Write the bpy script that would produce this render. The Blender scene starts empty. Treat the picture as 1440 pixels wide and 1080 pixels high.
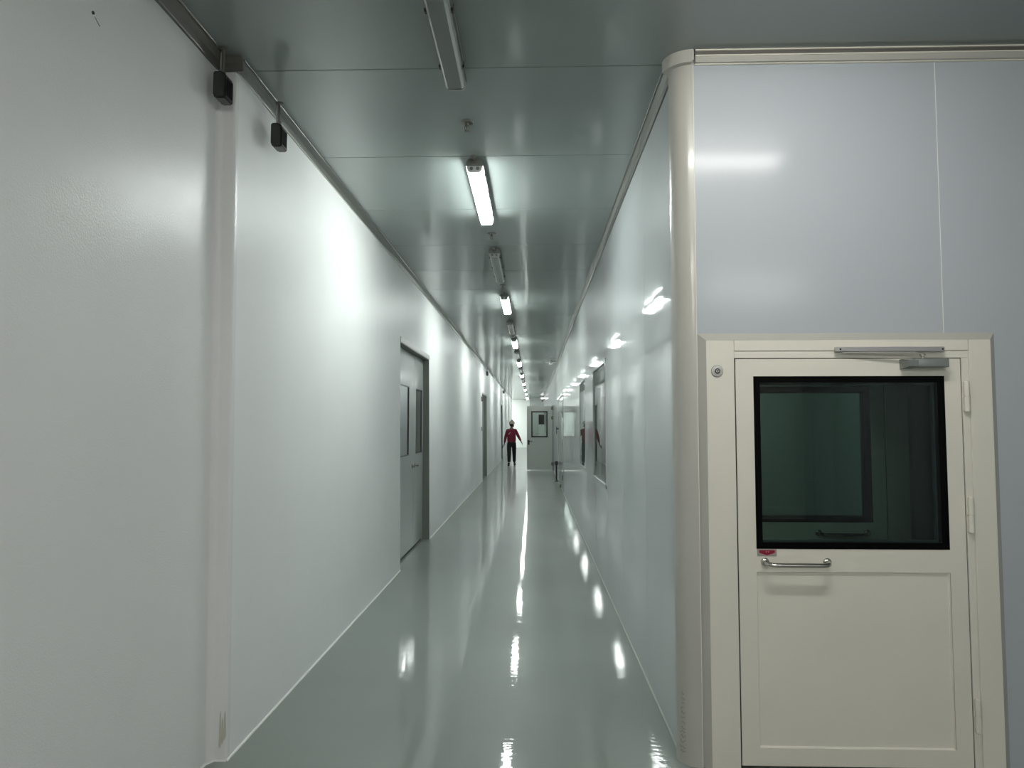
import bpy, bmesh, math, random
from mathutils import Vector, Matrix
random.seed(7)
C = bpy.context.scene.collection
PI = math.pi

# ------------------------------------------------------------------ camera
cam_d = bpy.data.cameras.new('camera'); cam = bpy.data.objects.new('camera', cam_d); C.objects.link(cam)
cam_d.sensor_fit = 'HORIZONTAL'; cam_d.sensor_width = 36.0; cam_d.lens = 36.0*1013/1440
cam_d.clip_start = 0.02; cam_d.clip_end = 200
cam.location = (0, 0, 1.6)
# the corridor runs along +Y; its vanishing point sits 30 px right and 58 px below the picture centre
yaw = math.atan(30/1013*math.cos(math.atan(58/1013))); pitch = math.atan(58/1013)
cam.rotation_euler = (PI/2 + pitch, 0, yaw)
bpy.context.scene.camera = cam

# ------------------------------------------------------------------ world and exposure
w = bpy.data.worlds.new('world'); bpy.context.scene.world = w; w.use_nodes = True
w.node_tree.nodes['Background'].inputs[0].default_value = (0.5, 0.55, 0.55, 1)
w.node_tree.nodes['Background'].inputs[1].default_value = 0.0
vs = bpy.context.scene.view_settings
vs.view_transform = 'Standard'; vs.look = 'None'; vs.gamma = 1; vs.use_curve_mapping = False
vs.exposure = 1.85
LAMP = 16.5          # strength of a lit diffuser
HALL_LAMP = 14.0

# ------------------------------------------------------------------ main sizes
XR = 0.715; ZC = 3.445; YE = 3.5; YN = 47.6; YF = 52.0
XL0 = -1.468; LEAN = 0.008
def XL(z): return XL0 - LEAN*z
FX = -0.405          # line of the corridor light fittings

# ------------------------------------------------------------------ helpers
def mat(name, col, rough=.5, metal=0, spec=.5, coat=0, coat_rough=.1, emit=None, es=0, bump=None, var=None, trans=0, ior=1.5):
    m = bpy.data.materials.new(name); m.use_nodes = True; nt = m.node_tree; b = nt.nodes['Principled BSDF']
    b.inputs['Base Color'].default_value = (*col, 1); b.inputs['Roughness'].default_value = rough
    b.inputs['Metallic'].default_value = metal; b.inputs['Specular IOR Level'].default_value = spec
    b.inputs['Coat Weight'].default_value = coat; b.inputs['Coat Roughness'].default_value = coat_rough
    b.inputs['Transmission Weight'].default_value = trans; b.inputs['IOR'].default_value = ior
    if emit: b.inputs['Emission Color'].default_value = (*emit, 1); b.inputs['Emission Strength'].default_value = es
    tc = nt.nodes.new('ShaderNodeTexCoord')
    def noise(scale, stretch, detail=2):
        mp = nt.nodes.new('ShaderNodeMapping'); mp.inputs['Scale'].default_value = stretch
        nt.links.new(tc.outputs['Object'], mp.inputs[0])
        n = nt.nodes.new('ShaderNodeTexNoise'); n.inputs['Scale'].default_value = scale; n.inputs['Detail'].default_value = detail
        nt.links.new(mp.outputs[0], n.inputs['Vector']); return n
    if var:
        s, amt = var[0], var[1]; st = var[2] if len(var) > 2 else (1, 1, 1)
        n = noise(s, st, 4); mr = nt.nodes.new('ShaderNodeMapRange'); nt.links.new(n.outputs['Fac'], mr.inputs['Value'])
        mr.inputs['From Min'].default_value = .3; mr.inputs['From Max'].default_value = .7
        mr.inputs['To Min'].default_value = 1-amt; mr.inputs['To Max'].default_value = 1+amt
        mx = nt.nodes.new('ShaderNodeVectorMath'); mx.operation = 'SCALE'; mx.inputs[0].default_value = col
        nt.links.new(mr.outputs[0], mx.inputs['Scale']); nt.links.new(mx.outputs[0], b.inputs['Base Color'])
    if bump:
        prev = None
        for (s, st, dist) in bump:
            n = noise(s, st); bp = nt.nodes.new('ShaderNodeBump'); bp.inputs['Distance'].default_value = dist
            bp.inputs['Strength'].default_value = 1
            nt.links.new(n.outputs['Fac'], bp.inputs['Height'])
            if prev: nt.links.new(prev.outputs[0], bp.inputs['Normal'])
            prev = bp
        nt.links.new(prev.outputs[0], b.inputs['Normal']); nt.links.new(prev.outputs[0], b.inputs['Coat Normal'])
    return m
def glass_mat(name, tint, ior=1.52, gloss=.0):
    m = bpy.data.materials.new(name); m.use_nodes = True; nt = m.node_tree; nt.nodes.clear()
    o = nt.nodes.new('ShaderNodeOutputMaterial'); mx = nt.nodes.new('ShaderNodeMixShader')
    t = nt.nodes.new('ShaderNodeBsdfTransparent'); t.inputs[0].default_value = (*tint, 1)
    g = nt.nodes.new('ShaderNodeBsdfGlossy'); g.inputs['Roughness'].default_value = gloss
    f = nt.nodes.new('ShaderNodeFresnel'); f.inputs[0].default_value = ior
    ge = nt.nodes.new('ShaderNodeNewGeometry'); s = nt.nodes.new('ShaderNodeMath'); s.operation = 'SUBTRACT'; s.inputs[0].default_value = 1
    nt.links.new(ge.outputs['Backfacing'], s.inputs[1])
    mu = nt.nodes.new('ShaderNodeMath'); mu.operation = 'MULTIPLY'
    nt.links.new(f.outputs[0], mu.inputs[0]); nt.links.new(s.outputs[0], mu.inputs[1])
    nt.links.new(mu.outputs[0], mx.inputs[0]); nt.links.new(t.outputs[0], mx.inputs[1]); nt.links.new(g.outputs[0], mx.inputs[2])
    nt.links.new(mx.outputs[0], o.inputs[0]); return m

def box(bm, x0, x1, y0, y1, z0, z1, bev=0, seg=2):
    x0, x1 = sorted((x0, x1)); y0, y1 = sorted((y0, y1)); z0, z1 = sorted((z0, z1))
    r = bmesh.ops.create_cube(bm, size=1)
    bmesh.ops.scale(bm, vec=(x1-x0, y1-y0, z1-z0), verts=r['verts'])
    bmesh.ops.translate(bm, vec=((x0+x1)/2, (y0+y1)/2, (z0+z1)/2), verts=r['verts'])
    if bev:
        es = list({e for v in r['verts'] for e in v.link_edges})
        bmesh.ops.bevel(bm, geom=es, offset=bev, segments=seg, profile=.5, affect='EDGES')
def quadbox(bm, pts, d):
    """prism: polygon pts extruded by vector d"""
    a = [bm.verts.new(p) for p in pts]; b = [bm.verts.new(Vector(p)+Vector(d)) for p in pts]
    n = len(pts); bm.faces.new(a[::-1]); bm.faces.new(b)
    for i in range(n): bm.faces.new((a[i], a[(i+1) % n], b[(i+1) % n], b[i]))
def cyl(bm, p0, p1, r0, r1=None, n=16, cap=True):
    r1 = r0 if r1 is None else r1
    p0 = Vector(p0); p1 = Vector(p1); d = p1-p0; q = d.to_track_quat('Z', 'Y').to_matrix()
    A = []; B = []
    for i in range(n):
        a = 2*PI*i/n; u = Vector((math.cos(a), math.sin(a), 0))
        A.append(bm.verts.new(p0+q@(u*r0))); B.append(bm.verts.new(p1+q@(u*r1)))
    for i in range(n): bm.faces.new((A[i], A[(i+1) % n], B[(i+1) % n], B[i]))
    if cap: bm.faces.new(A[::-1]); bm.faces.new(B)
def tube(bm, pts, r, n=14):
    pts = [Vector(p) for p in pts]; rings = []
    up = None
    for i, p in enumerate(pts):
        t = (pts[min(i+1, len(pts)-1)]-pts[max(i-1, 0)]).normalized()
        if up is None: up = t.orthogonal().normalized()
        up = (up - t*up.dot(t)).normalized(); s = t.cross(up)
        rings.append([bm.verts.new(p+(up*math.cos(2*PI*k/n)+s*math.sin(2*PI*k/n))*r) for k in range(n)])
    for a, b in zip(rings, rings[1:]):
        for k in range(n): bm.faces.new((a[k], a[(k+1) % n], b[(k+1) % n], b[k]))
    bm.faces.new(rings[0][::-1]); bm.faces.new(rings[-1])
def lathe(bm, prof, c, axis='Z', n=24):
    """prof: (radius, offset along axis)"""
    c = Vector(c); rings = []
    for r, h in prof:
        ring = []
        for k in range(n):
            a = 2*PI*k/n; x, y = r*math.cos(a), r*math.sin(a)
            p = {'Z': (x, y, h), 'Y': (x, h, y), 'X': (h, x, y)}[axis]
            ring.append(bm.verts.new(c+Vector(p)))
        rings.append(ring)
    for a, b in zip(rings, rings[1:]):
        for k in range(n): bm.faces.new((a[k], a[(k+1) % n], b[(k+1) % n], b[k]))
    bm.faces.new(rings[0][::-1]); bm.faces.new(rings[-1])
def obj(name, bm, m, parent=None, smooth=False, loc=None):
    bmesh.ops.recalc_face_normals(bm, faces=bm.faces)
    me = bpy.data.meshes.new(name); bm.to_mesh(me); bm.free()
    me.materials.append(m)
    if smooth:
        for p in me.polygons: p.use_smooth = True
        try: me.set_sharp_from_angle(angle=math.radians(40))
        except Exception: pass
    o = bpy.data.objects.new(name, me); C.objects.link(o)
    if parent: o.parent = parent
    if loc: o.location = loc
    return o
def NB(): return bmesh.new()
def empty(name, loc=(0, 0, 0), rz=0, parent=None):
    o = bpy.data.objects.new(name, None); C.objects.link(o); o.location = loc; o.rotation_euler = (0, 0, rz)
    o.empty_display_size = .1
    if parent: o.parent = parent
    return o
def tag(o, label, cat, group=None, kind=None):
    o['label'] = label; o['category'] = cat
    if group: o['group'] = group
    if kind: o['kind'] = kind
    return o
def struct(o, label, cat='wall'): return tag(o, label, cat, kind='structure')
def dup(root, loc, label=None, rz=None):
    r = root.copy(); C.objects.link(r); r.location = loc
    if rz is not None: r.rotation_euler = (0, 0, rz)
    if label: r['label'] = label
    for ch in list(root.children):
        c = ch.copy(); C.objects.link(c); c.parent = r
        for g in list(ch.children):
            d = g.copy(); C.objects.link(d); d.parent = c
    return r

# ------------------------------------------------------------------ materials
M_wallL = mat('painted_wall_left', (.88, .885, .875), .5, spec=.2, coat=.22, coat_rough=.34, var=(1.2, .02),
              bump=[(1.0, (1, 3.0, .16), .007), (170, (1, 1, 1), .0006)])
M_wallN = mat('painted_wall_near', (.87, .87, .86), .5, spec=.3, coat=.40, coat_rough=.19, var=(1.2, .02),
              bump=[(.8, (1, 1, .6), .003), (150, (1, 1, 1), .0011)])
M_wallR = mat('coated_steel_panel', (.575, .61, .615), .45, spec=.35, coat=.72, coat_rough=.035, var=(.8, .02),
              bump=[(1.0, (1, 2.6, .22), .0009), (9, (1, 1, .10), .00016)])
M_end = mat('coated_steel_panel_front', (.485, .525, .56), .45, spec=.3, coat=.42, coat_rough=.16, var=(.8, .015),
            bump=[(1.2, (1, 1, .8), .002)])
M_ceil = mat('ceiling_panel_paint', (.265, .30, .29), .4, spec=.35, coat=.8, coat_rough=.10, var=(.7, .02),
             bump=[(1.4, (2.2, .35, 1), .002)])
M_floor = mat('epoxy_floor', (.25, .278, .256), .4, spec=.3, coat=.5, coat_rough=.03, var=(.9, .05),
              bump=[(1.4, (1, 1, 1), .0008), (19, (.5, 1.5, 1), .00046), (48, (.7, 1.3, 1), .00014)])
M_cream = mat('cream_powder_coat', (.83, .80, .70), .42, coat=.35, coat_rough=.2, var=(2.5, .02))
M_creamdk = mat('cream_profile', (.52, .51, .46), .35, coat=.6, coat_rough=.12, var=(2.5, .02))
M_trim = mat('aluminium_cove', (.15, .155, .14), .4, metal=.4, coat=.1, var=(6, .04))
M_trim_dk = mat('brown_grey_profile', (.20, .19, .17), .35, metal=.4)
M_seal = mat('white_sealant', (.86, .87, .84), .5)
M_sealg = mat('grey_sealant', (.40, .42, .39), .4)
M_alu = mat('anodised_aluminium', (.47, .46, .46), .38, metal=.55, var=(8, .03))
M_steel = mat('polished_steel', (.55, .54, .50), .2, metal=1)
M_satin = mat('satin_steel', (.58, .58, .55), .4, metal=.7)
M_black = mat('black_plastic', (.012, .013, .012), .35, coat=.3)
M_blackg = mat('black_glass_border', (.002, .0022, .002), .2, spec=.08)
M_dark = mat('dark_gap', (.01, .01, .01), .8)
M_glass = glass_mat('dark_window_glass', (.80, .87, .85))
M_glassR = glass_mat('corridor_window_glass', (.75, .8, .78))
M_gleaf = mat('grey_painted_door', (.60, .62, .58), .4, coat=.4, coat_rough=.15, var=(1, .02))
M_gdoor = mat('grey_steel_door', (.44, .465, .45), .35, coat=.7, coat_rough=.1, var=(1.2, .02))
M_jamb = mat('grey_door_jamb', (.22, .235, .21), .4)
M_lit = mat('lit_diffuser', (.9, .95, .93), .3, emit=(.93, 1.0, .97), es=LAMP)
M_hall = mat('lit_hall_diffuser', (.9, .9, .88), .3, emit=(1.0, .985, .94), es=HALL_LAMP)
M_unlit = mat('clear_unlit_diffuser', (.30, .325, .295), .22, trans=.35, coat=.6, coat_rough=.15)
M_fixb = mat('fixture_body', (.22, .235, .22), .5)
M_tube = mat('unlit_tube', (.45, .48, .44), .3)
M_red = mat('red_label', (.27, .008, .03), .4)
M_label = mat('label_silver', (.36, .36, .33), .35)
M_pink = mat('label_pink_line', (.62, .33, .38), .5)
M_stain = mat('brown_drip', (.66, .65, .55), .7, var=(30, .12, (1, 1, .2)))
M_scuff = mat('marker_scribble', (.05, .055, .05), .7)
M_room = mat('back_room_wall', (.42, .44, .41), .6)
M_farw = mat('white_far_wall', (.93, .94, .92), .5, coat=.3)
M_shirt = mat('maroon_cloth', (.15, .008, .024), .85, var=(14, .25))
M_trous = mat('black_cloth', (.008, .011, .010), .9)
M_skin = mat('skin', (.16, .08, .055), .6)
M_hat = mat('khaki_cloth', (.42, .38, .30), .8, var=(20, .15))
M_hair = mat('black_hair', (.01, .009, .008), .6)
M_white = mat('white_plastic', (.75, .76, .74), .4)

# ------------------------------------------------------------------ floor
X0, X1, Y0, Y1 = -6.2, 4.6, -5.5, YF+.15
b = NB(); box(b, X0, X1, Y0, Y1, -.1, 0)
fl = struct(obj('floor', b, M_floor), 'glossy grey-green epoxy floor running down the corridor', 'floor')

# ------------------------------------------------------------------ ceiling: slab with cross panels
b = NB(); box(b, X0, X1, Y0, Y1, ZC+.012, ZC+.1)
ce = struct(obj('ceiling', b, M_dark), 'grey-green glossy panel ceiling above the corridor', 'ceiling')
y = 3.62
while y > Y0+.4: y -= 1.22
joints = []
while y < Y1: joints.append(y); y += 1.22
edges = [Y0]+joints+[Y1]
for a, c_ in zip(edges, edges[1:]):
    b = NB()
    box(b, X0, X1, a+.0025, c_-.0025, ZC, ZC+.012, .002, 1)
    obj('ceiling_panel', b, M_ceil, ce)

# ------------------------------------------------------------------ left wall (with recessed door openings)
LD = [(8.0, 10.22, 2.54), (20.9, 22.9, 2.52), (33.2, 34.75, 2.54)]   # openings
def rects(y0, y1, ops):
    """split a wall strip with openings (y0,y1,z0,z1)"""
    out = []; cur = y0
    for (a, b_, z0, z1) in sorted(ops):
        if b_ <= y0 or a >= y1: continue
        a = max(a, y0); b_ = min(b_, y1)
        if a > cur: out.append((cur, a, 0, ZC))
        if z0 > 0: out.append((a, b_, 0, z0))
        if z1 < ZC: out.append((a, b_, z1, ZC))
        cur = b_
    if cur < y1: out.append((cur, y1, 0, ZC))
    return out
TH = .12
b = NB()
for (a, c_, z0, z1) in rects(YE, YN, [(p, q, 0, r) for p, q, r in LD]):
    quadbox(b, [(XL(z0), a, z0), (XL(z1), a, z1), (XL(z1)-TH, a, z1), (XL(z0)-TH, a, z0)], (0, c_-a, 0))
wl = struct(obj('wall_left', b, M_wallL), 'long off-white glossy wall along the left of the corridor')
# near part of the left wall, set back 8 cm, with a soft rounded return
b = NB()
SB = .085; XN = XL0-SB
def nx(z): return XN - LEAN*z
prof = [(-.30, Y0), (0, Y0), (0, YE-.035)]
quadbox(b, [(nx(0), Y0, 0), (nx(ZC), Y0, ZC), (nx(ZC)-TH, Y0, ZC), (nx(0)-TH, Y0, 0)], (0, YE-Y0, 0))
nl = obj('wall_panel', b, M_wallN, wl)
b = NB()
# corner cover: plan outline, swept up with the lean
out = [(-SB-.01, YE+.02), (-SB-.001, YE-.055)]
for k in range(7):
    t = k/6; a = PI/2*t
    out.append((-SB+.03*(1-math.cos(a))-.001, YE-.055+.045*math.sin(a)))
for k in range(5):
    a = PI/2*k/4; out.append((-.014+.014*math.sin(a)+.001, YE-.010+.014*(1-math.cos(a))))
out.append((.001, YE+.03))
pts0 = [(XL(0)+x, y, 0) for x, y in out]
quadbox(b, pts0, (-LEAN*ZC, 0, ZC))
obj('corner_cover', b, M_wallN, wl, smooth=True)
# drip stain on the corner cover, a real film of dried sealant
b = NB()
for k in range(3):
    x = XL0-.028+.011*k-.008; z0 = .07+.02*k; z1 = .235-.03*(k % 2)
    quadbox(b, [(x, YE-.0125, z0), (x+.006, YE-.0125, z0-.01), (x+.012, YE-.0125, z0+.01), (x+.010, YE-.0125, (z0+z1)/2), (x+.007, YE-.0125, z1), (x+.002, YE-.0125, z1-.015)], (0, .0024, 0))
obj('dried_drip', b, M_stain, wl)
b = NB(); lathe(b, [(.006, 0), (.006, .004), (.003, .006)], (nx(3.077), 2.458, 3.077), 'X', 10)
cyl(b, (nx(3.06), 2.47, 3.07), (nx(3.03)+.001, 2.50, 3.05), .0012, n=6)
obj('nail', b, M_black, wl)
# sealant lines at the foot
b = NB()
def bead(b, y0, y1, x, r=.008):
    cyl(b, (x+.001, y0, .001), (x+.001, y1, .001), r, n=8)
segs = [(YE, 8.0), (10.22, 20.9), (22.9, 33.2), (34.75, YN)]
for s in segs: bead(b, s[0]-.01, s[1], XL0)
bead(b, Y0, YE-.05, XN)
cyl(b, (XN+.002, YE-.052, .001), (XN+.028, YE-.012, .001), .006, n=8); cyl(b, (XN+.028, YE-.012, .001), (XL0, YE-.012, .001), .006, n=8)
struct(obj('baseboard_left', b, M_seal), 'thin white sealant line at the foot of the left wall', 'trim')

# ceiling cove trims: profile with a groove
def cove(name, segs_, m, m2, label):
    """segs_: list of (p0, p1, inward) lines at wall; z profile 65 mm high"""
    root = empty(name); struct(root, label, 'trim')
    for (p0, p1, inw) in segs_:
        p0 = Vector(p0); p1 = Vector(p1); inw = Vector(inw)
        def strip(prof, mm, nm):
            b = NB()
            pts = [p0+inw*u+Vector((0, 0, ZC-v)) for u, v in prof]
            quadbox(b, pts, p1-p0); obj(nm, b, mm, root)
        strip([(0, 0), (0, .066), (.007, .066), (.009, .060), (.012, .030), (.030, .012), (.034, .009), (.034, 0)], m, 'cove_strip')
        strip([(.034, 0), (.034, .006), (.040, .006), (.042, 0)], m, 'cove_lip')
        strip([(.0, .066), (.0, .070), (.009, .070), (.009, .066)], m2, 'cove_edge')
    return root
cove('trim_1', [((XL(ZC), YE, 0), (XL(ZC), YN, 0), (1, 0, 0))], M_trim, M_creamdk, 'grooved metal cove between left wall and ceiling')
cove('trim_2', [((nx(ZC), Y0, 0), (nx(ZC), YE+.01, 0), (1.25, 0, 0)), ((nx(ZC)+.03, YE-.012, 0), (XL(ZC)+.04, YE-.012, 0), (0, -1, 0))], M_trim_dk, M_trim, 'dark grooved cove over the nearest left wall')
cove('trim_3', [((XR, 3.6, 0), (XR, YF-4, 0), (-1, 0, 0))], M_trim, M_trim, 'grooved metal cove between right wall and ceiling')
t4 = struct(empty('trim_4'), 'cream and dark grooved cove over the end wall with the cream door', 'trim')
for (nm, d0, d1, za, zb, m_) in [('top_lip', 0, .034, ZC-.006, ZC, M_cream), ('groove', 0, .024, ZC-.027, ZC-.006, M_trim_dk), ('edge_lip', 0, .033, ZC-.033, ZC-.027, M_cream), ('lower_strip', 0, .028, ZC-.062, ZC-.033, M_creamdk), ('bottom_line', 0, .012, ZC-.066, ZC-.062, M_cream)]:
    b = NB(); box(b, .80, X1-.1, YE-d1, YE-d0, za, zb); obj(nm, b, m_, t4)

# ------------------------------------------------------------------ right corridor wall with panels and two windows
W1 = (7.12, 8.66, .975, 2.265); W2 = (9.93, 11.2, .975, 2.265); DR = (25.66, 26.66, 0, 2.28)
b = NB()
for (a, c_, z0, z1) in rects(3.6, YF-4, [W1, W2, DR]): box(b, XR+.012, XR+.09, a, c_, z0, z1)
wr = struct(obj('wall_right', b, M_dark), 'glossy blue-grey steel panel wall along the right of the corridor')
seams = [3.58, 4.64]
while seams[-1] < YF-5.3: seams.append(seams[-1]+1.22)
seams[-1] = YF-4
for a, c_ in zip(seams, seams[1:]):
    b = NB()
    for r in rects(a+.0018, c_-.0018, [W1, W2, DR]): box(b, XR, XR+.0125, *r)
    bmesh.ops.remove_doubles(b, verts=b.verts, dist=1e-5)
    obj('wall_panel', b, M_wallR, wr)
b = NB(); cyl(b, (XR-.001, 3.6, .001), (XR-.001, 25.6, .001), .007, n=8); cyl(b, (XR-.001, 26.7, .001), (XR-.001, YF-4, .001), .007, n=8)
struct(obj('baseboard_right', b, M_sealg), 'thin grey sealant line at the foot of the right wall', 'trim')
def side_window(name, W, label, tilt=0):
    y0, y1, z0, z1 = W; ym = (y0+y1)/2; zm = (z0+z1)/2
    root = empty(name, (XR, ym, z0)); struct(root, label, 'window')
    def L(bm): bmesh.ops.translate(bm, vec=(-XR, -ym, -z0), verts=bm.verts); return bm
    f = .035
    for (a, c_, d, e) in [(y0, y1, z1-f, z1), (y0, y1, z0, z0+f), (y0, y0+f, z0, z1), (y1-f, y1, z0, z1)]:
        b = NB(); box(b, XR-.004, XR+.09, a, c_, d, e, .002, 1); obj('window_frame', L(b), M_gdoor, root)
    b = NB(); box(b, -.003, .003, y0-ym+f, y1-ym-f, z0-zm+f, z1-zm-f)
    g = obj('window_pane', b, M_glassR, root, loc=(.012, 0, zm-z0)); g.rotation_euler = (0, 0, math.radians(tilt))
    b = NB(); box(b, XR+.05, XR+.07, y0+f, y1-f, z1-f-.19, z1-f, .003, 1); obj('blind_box', L(b), M_jamb, root)
side_window('window_1', W1, 'nearer framed window in the right corridor wall')
side_window('window_2', W2, 'farther window in the right corridor wall, bright with a red reflection', .37)

# ------------------------------------------------------------------ end wall (faces the camera) with door opening
DX0, DX1, DZ = .83, 2.172, 2.008       # outer edge of the cream frame face
b = NB()
for (a, c_, z0, z1) in [(.79, DX0, 0, ZC), (DX1, X1, 0, ZC), (DX0, DX1, DZ, ZC)]: box(b, a, c_, YE+.012, YE+.06, z0, z1)
we = struct(obj('wall_end', b, M_dark), 'blue-grey panel wall around the cream door, facing the viewer')
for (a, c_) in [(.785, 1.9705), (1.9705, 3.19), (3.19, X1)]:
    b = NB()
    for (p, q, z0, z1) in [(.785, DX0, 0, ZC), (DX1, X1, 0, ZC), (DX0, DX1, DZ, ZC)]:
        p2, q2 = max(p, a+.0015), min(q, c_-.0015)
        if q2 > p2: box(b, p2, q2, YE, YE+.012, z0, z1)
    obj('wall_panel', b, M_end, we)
b = NB(); box(b, 1.9690, 1.9720, YE-.0015, YE+.002, DZ, ZC-.06); obj('joint_sealant', b, M_seal, we)
# rounded cream corner profile
b = NB(); out = []
cx_, cy_, rr = .79, 3.592, .102
for k in range(17):
    a = PI/2*k/16; out.append((cx_-rr*math.cos(a), cy_-rr*math.sin(a)))
out.append((cx_, cy_)); 
quadbox(b, [(x, y, 0) for x, y in out], (0, 0, ZC-.001))
cc = struct(obj('trim_5', b, M_creamdk, smooth=True), 'rounded cream corner column between corridor and end wall', 'trim')
b = NB(); out2 = []
for k in range(17):
    a = PI/2*k/16; out2.append((cx_-(rr+.03)*math.cos(a), cy_-(rr+.03)*math.sin(a)))
out2.append((cx_, cy_)); quadbox(b, [(x, y, ZC-.064) for x, y in out2], (0, 0, .063))
bmesh.ops.bevel(b, geom=[e for e in b.edges if all(v.co.z < ZC-.06 for v in e.verts)], offset=.008, segments=2, affect='EDGES')
obj('corner_cap', b, M_creamdk, cc, smooth=True)
b = NB(); box(b, .7895, .7925, YE-.0115, YE-.008, 0, ZC-.07); obj('edge_line', b, M_seal, cc)
b = NB(); cyl(b, (XR-.022, 3.592, ZC-.052), (XR-.018, 3.592, ZC-.050), .008, n=10); obj('rivet', b, M_steel, cc)
# illegible pencil scribble low on the column
b = NB()
for k in range(13):
    z = .06+.022*k; a0 = PI/2*(.38+.05*random.random()); s = (1-k/16)*.016+.003
    pts = []
    for j in range(5):
        a = a0+s/rr*(j/4-.5)*2; pts.append((cx_-(rr+.0003)*math.cos(a), cy_-(rr+.0003)*math.sin(a), z+random.uniform(-.009, .009)))
    tube(b, pts, .0007, 4)
o = obj('pencil_scribble', b, M_scuff, cc); o['kind'] = 'stuff'

# ------------------------------------------------------------------ cream door builder (frame, leaf, glass, handle, closer, hinges)
def cream_door(name, xc, yp, label, s=1, full=True):
    """xc: middle of the leaf; yp: plane of the leaf face (faces -Y); s=-1 mirrors it"""
    root = empty(name, (xc, yp, 0)); struct(root, label, 'door')
    Ym = lambda x: s*x
    def bx_(bm, x0, x1, y0, y1, z0, z1, bev=0, seg=2): box(bm, Ym(x0), Ym(x1), y0, y1, z0, z1, bev, seg)
    LW = .5295; z0, z1 = .020, 1.917
    fo, fi = .669, .536
    F = -.028      # frame face stands out of the wall
    fr = empty('door_frame', parent=root)
    def piece(nm, m, par, *a, bev=.0015):
        b = NB(); bx_(b, *a, bev, 1); return obj(nm, b, m, par)
    piece('jamb', M_cream, fr, -fo, -fi, F, .05, 0, DZ)
    piece('jamb', M_cream, fr, fi, fi+.032, F+.004, .05, 0, 1.9205)
    piece('joint_fill', M_cream, fr, fi+.020, fi+.045, F+.007, .04, 0, DZ-.01, bev=0)
    piece('joint_fill', M_cream, fr, -fi-.01, fi+.03, F+.007, .04, 1.945, 1.965, bev=0)
    piece('jamb_board', M_cream, fr, fi+.034, fo+.004, F, .05, 0, DZ)
    piece('head', M_cream, fr, -fi+.001, fi+.032, F, .05, 1.956, DZ)
    piece('head_stop', M_cream, fr, -fi+.001, fi+.032, F+.004, .05, 1.921, 1.954)
    # bevelled cover strips from the frame face back to the wall
    for (pts, d) in [([(-fo-.037, 0), (-fo, F), (-fo, 0)], 0), ([(fo+.004, 0), (fo+.004, F), (fo+.038, 0)], 0)]:
        b = NB(); quadbox(b, [(Ym(x), y, 0) for x, y in pts], (0, 0, DZ))
        # mitre: raise outer edge
        for v in b.verts:
            if v.co.z > 1 and abs(v.co.x) > fo+.02: v.co.z = DZ+.036
        obj('cover_strip', b, M_creamdk, fr)
    b = NB(); quadbox(b, [(Ym(-fo), 0, DZ), (Ym(-fo), F, DZ), (Ym(-fo-.037), 0, DZ+.036)], (Ym(1)*(2*fo+.004), 0, 0))
    for v in b.verts:
        if v.co.x*s > 0 and v.co.z > DZ+.01: v.co.x = s*(fo+.038)
        if v.co.x*s < 0 and v.co.z > DZ+.01: v.co.x = s*(-fo-.037)
    obj('cover_strip', b, M_creamdk, fr)
    piece('threshold_shadow_gap', M_dark, fr, -fi, fi, .03, .05, 0, .02, bev=0)
    piece('backing', M_dark, fr, -fi-.001, -LW+.002, F+.012, .05, 0, 1.93, bev=0)
    piece('backing', M_dark, fr, LW-.002, fi+.001, F+.012, .05, 0, 1.93, bev=0)
    piece('backing', M_dark, fr, -fi, fi, F+.012, .05, 1.9165, 1.922, bev=0)
    # leaf: stiles, rails and pressed lower panel in one mesh
    gx0, gx1, gz0, gz1 = -.446, .452, 1.017, 1.834     # glazing cut-out
    px0, px1, pz0, pz1 = -.446, .449, .101, .910      # pressed panel
    b = NB(); fy = F+.004
    for a in [(-LW, gx0, z0, z1), (gx1, LW, z0, z1), (gx0, gx1, gz1, z1), (gx0, gx1, z0, gz0)]:
        if a[2] == z0 and a[3] == gz0: continue
        bx_(b, a[0], a[1], fy, .042, a[2], a[3])
    bx_(b, gx0, gx1, fy, .042, pz1, gz0); bx_(b, gx0, gx1, fy, .042, z0, pz0)
    bx_(b, gx0, gx1, fy+.010, .042, pz0, pz1)
    # sloped lip round the pressed panel
    def lip(x0, x1, za, zb, horizontal, sign):
        if horizontal: quadbox(b, [(Ym(x0), fy, za), (Ym(x0), fy+.0101, za), (Ym(x0), fy+.0101, zb)], (Ym(x1)-Ym(x0), 0, 0))
        else: quadbox(b, [(Ym(x0), fy, za), (Ym(x0), fy+.0101, za), (Ym(x1), fy+.0101, za)], (0, 0, zb-za))
    lip(px0, px1, pz0, pz0+.006, True, 1); lip(px0, px1, pz1, pz1-.006, True, 1)
    lip(px0, px0+.005, pz0, pz1, False, 1); lip(px1, px1-.005, pz0, pz1, False, 1)
    leaf = obj('door_leaf', b, M_cream, root)
    # glazing: black printed border and two panes
    bd = NB(); t = .030
    for a in [(gx0, gx1, gz1-t, gz1), (gx0, gx1, gz0, gz0+t), (gx0, gx0+t, gz0+t, gz1-t), (gx1-t, gx1, gz0+t, gz1-t)]:
        bx_(bd, a[0], a[1], fy-.002, .044, a[2], a[3])
    obj('black_border', bd, M_blackg, leaf)
    for yy in ((fy+.001), .034):
        bd = NB(); bx_(bd, gx0+t-.002, gx1-t+.002, yy, yy+.005, gz0+t-.002, gz1-t+.002); obj('window_pane', bd, M_glass, leaf)
    # spacer bar between the panes (thin bluish line)
    sp = NB(); t2 = t+.008
    for a in [(gx0+t, gx1-t, gz1-t2, gz1-t), (gx0+t, gx1-t, gz0+t, gz0+t2), (gx0+t, gx0+t2, gz0+t, gz1-t), (gx1-t2, gx1-t, gz0+t, gz1-t)]:
        bx_(sp, a[0], a[1], .012, .032, a[2], a[3])
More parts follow.
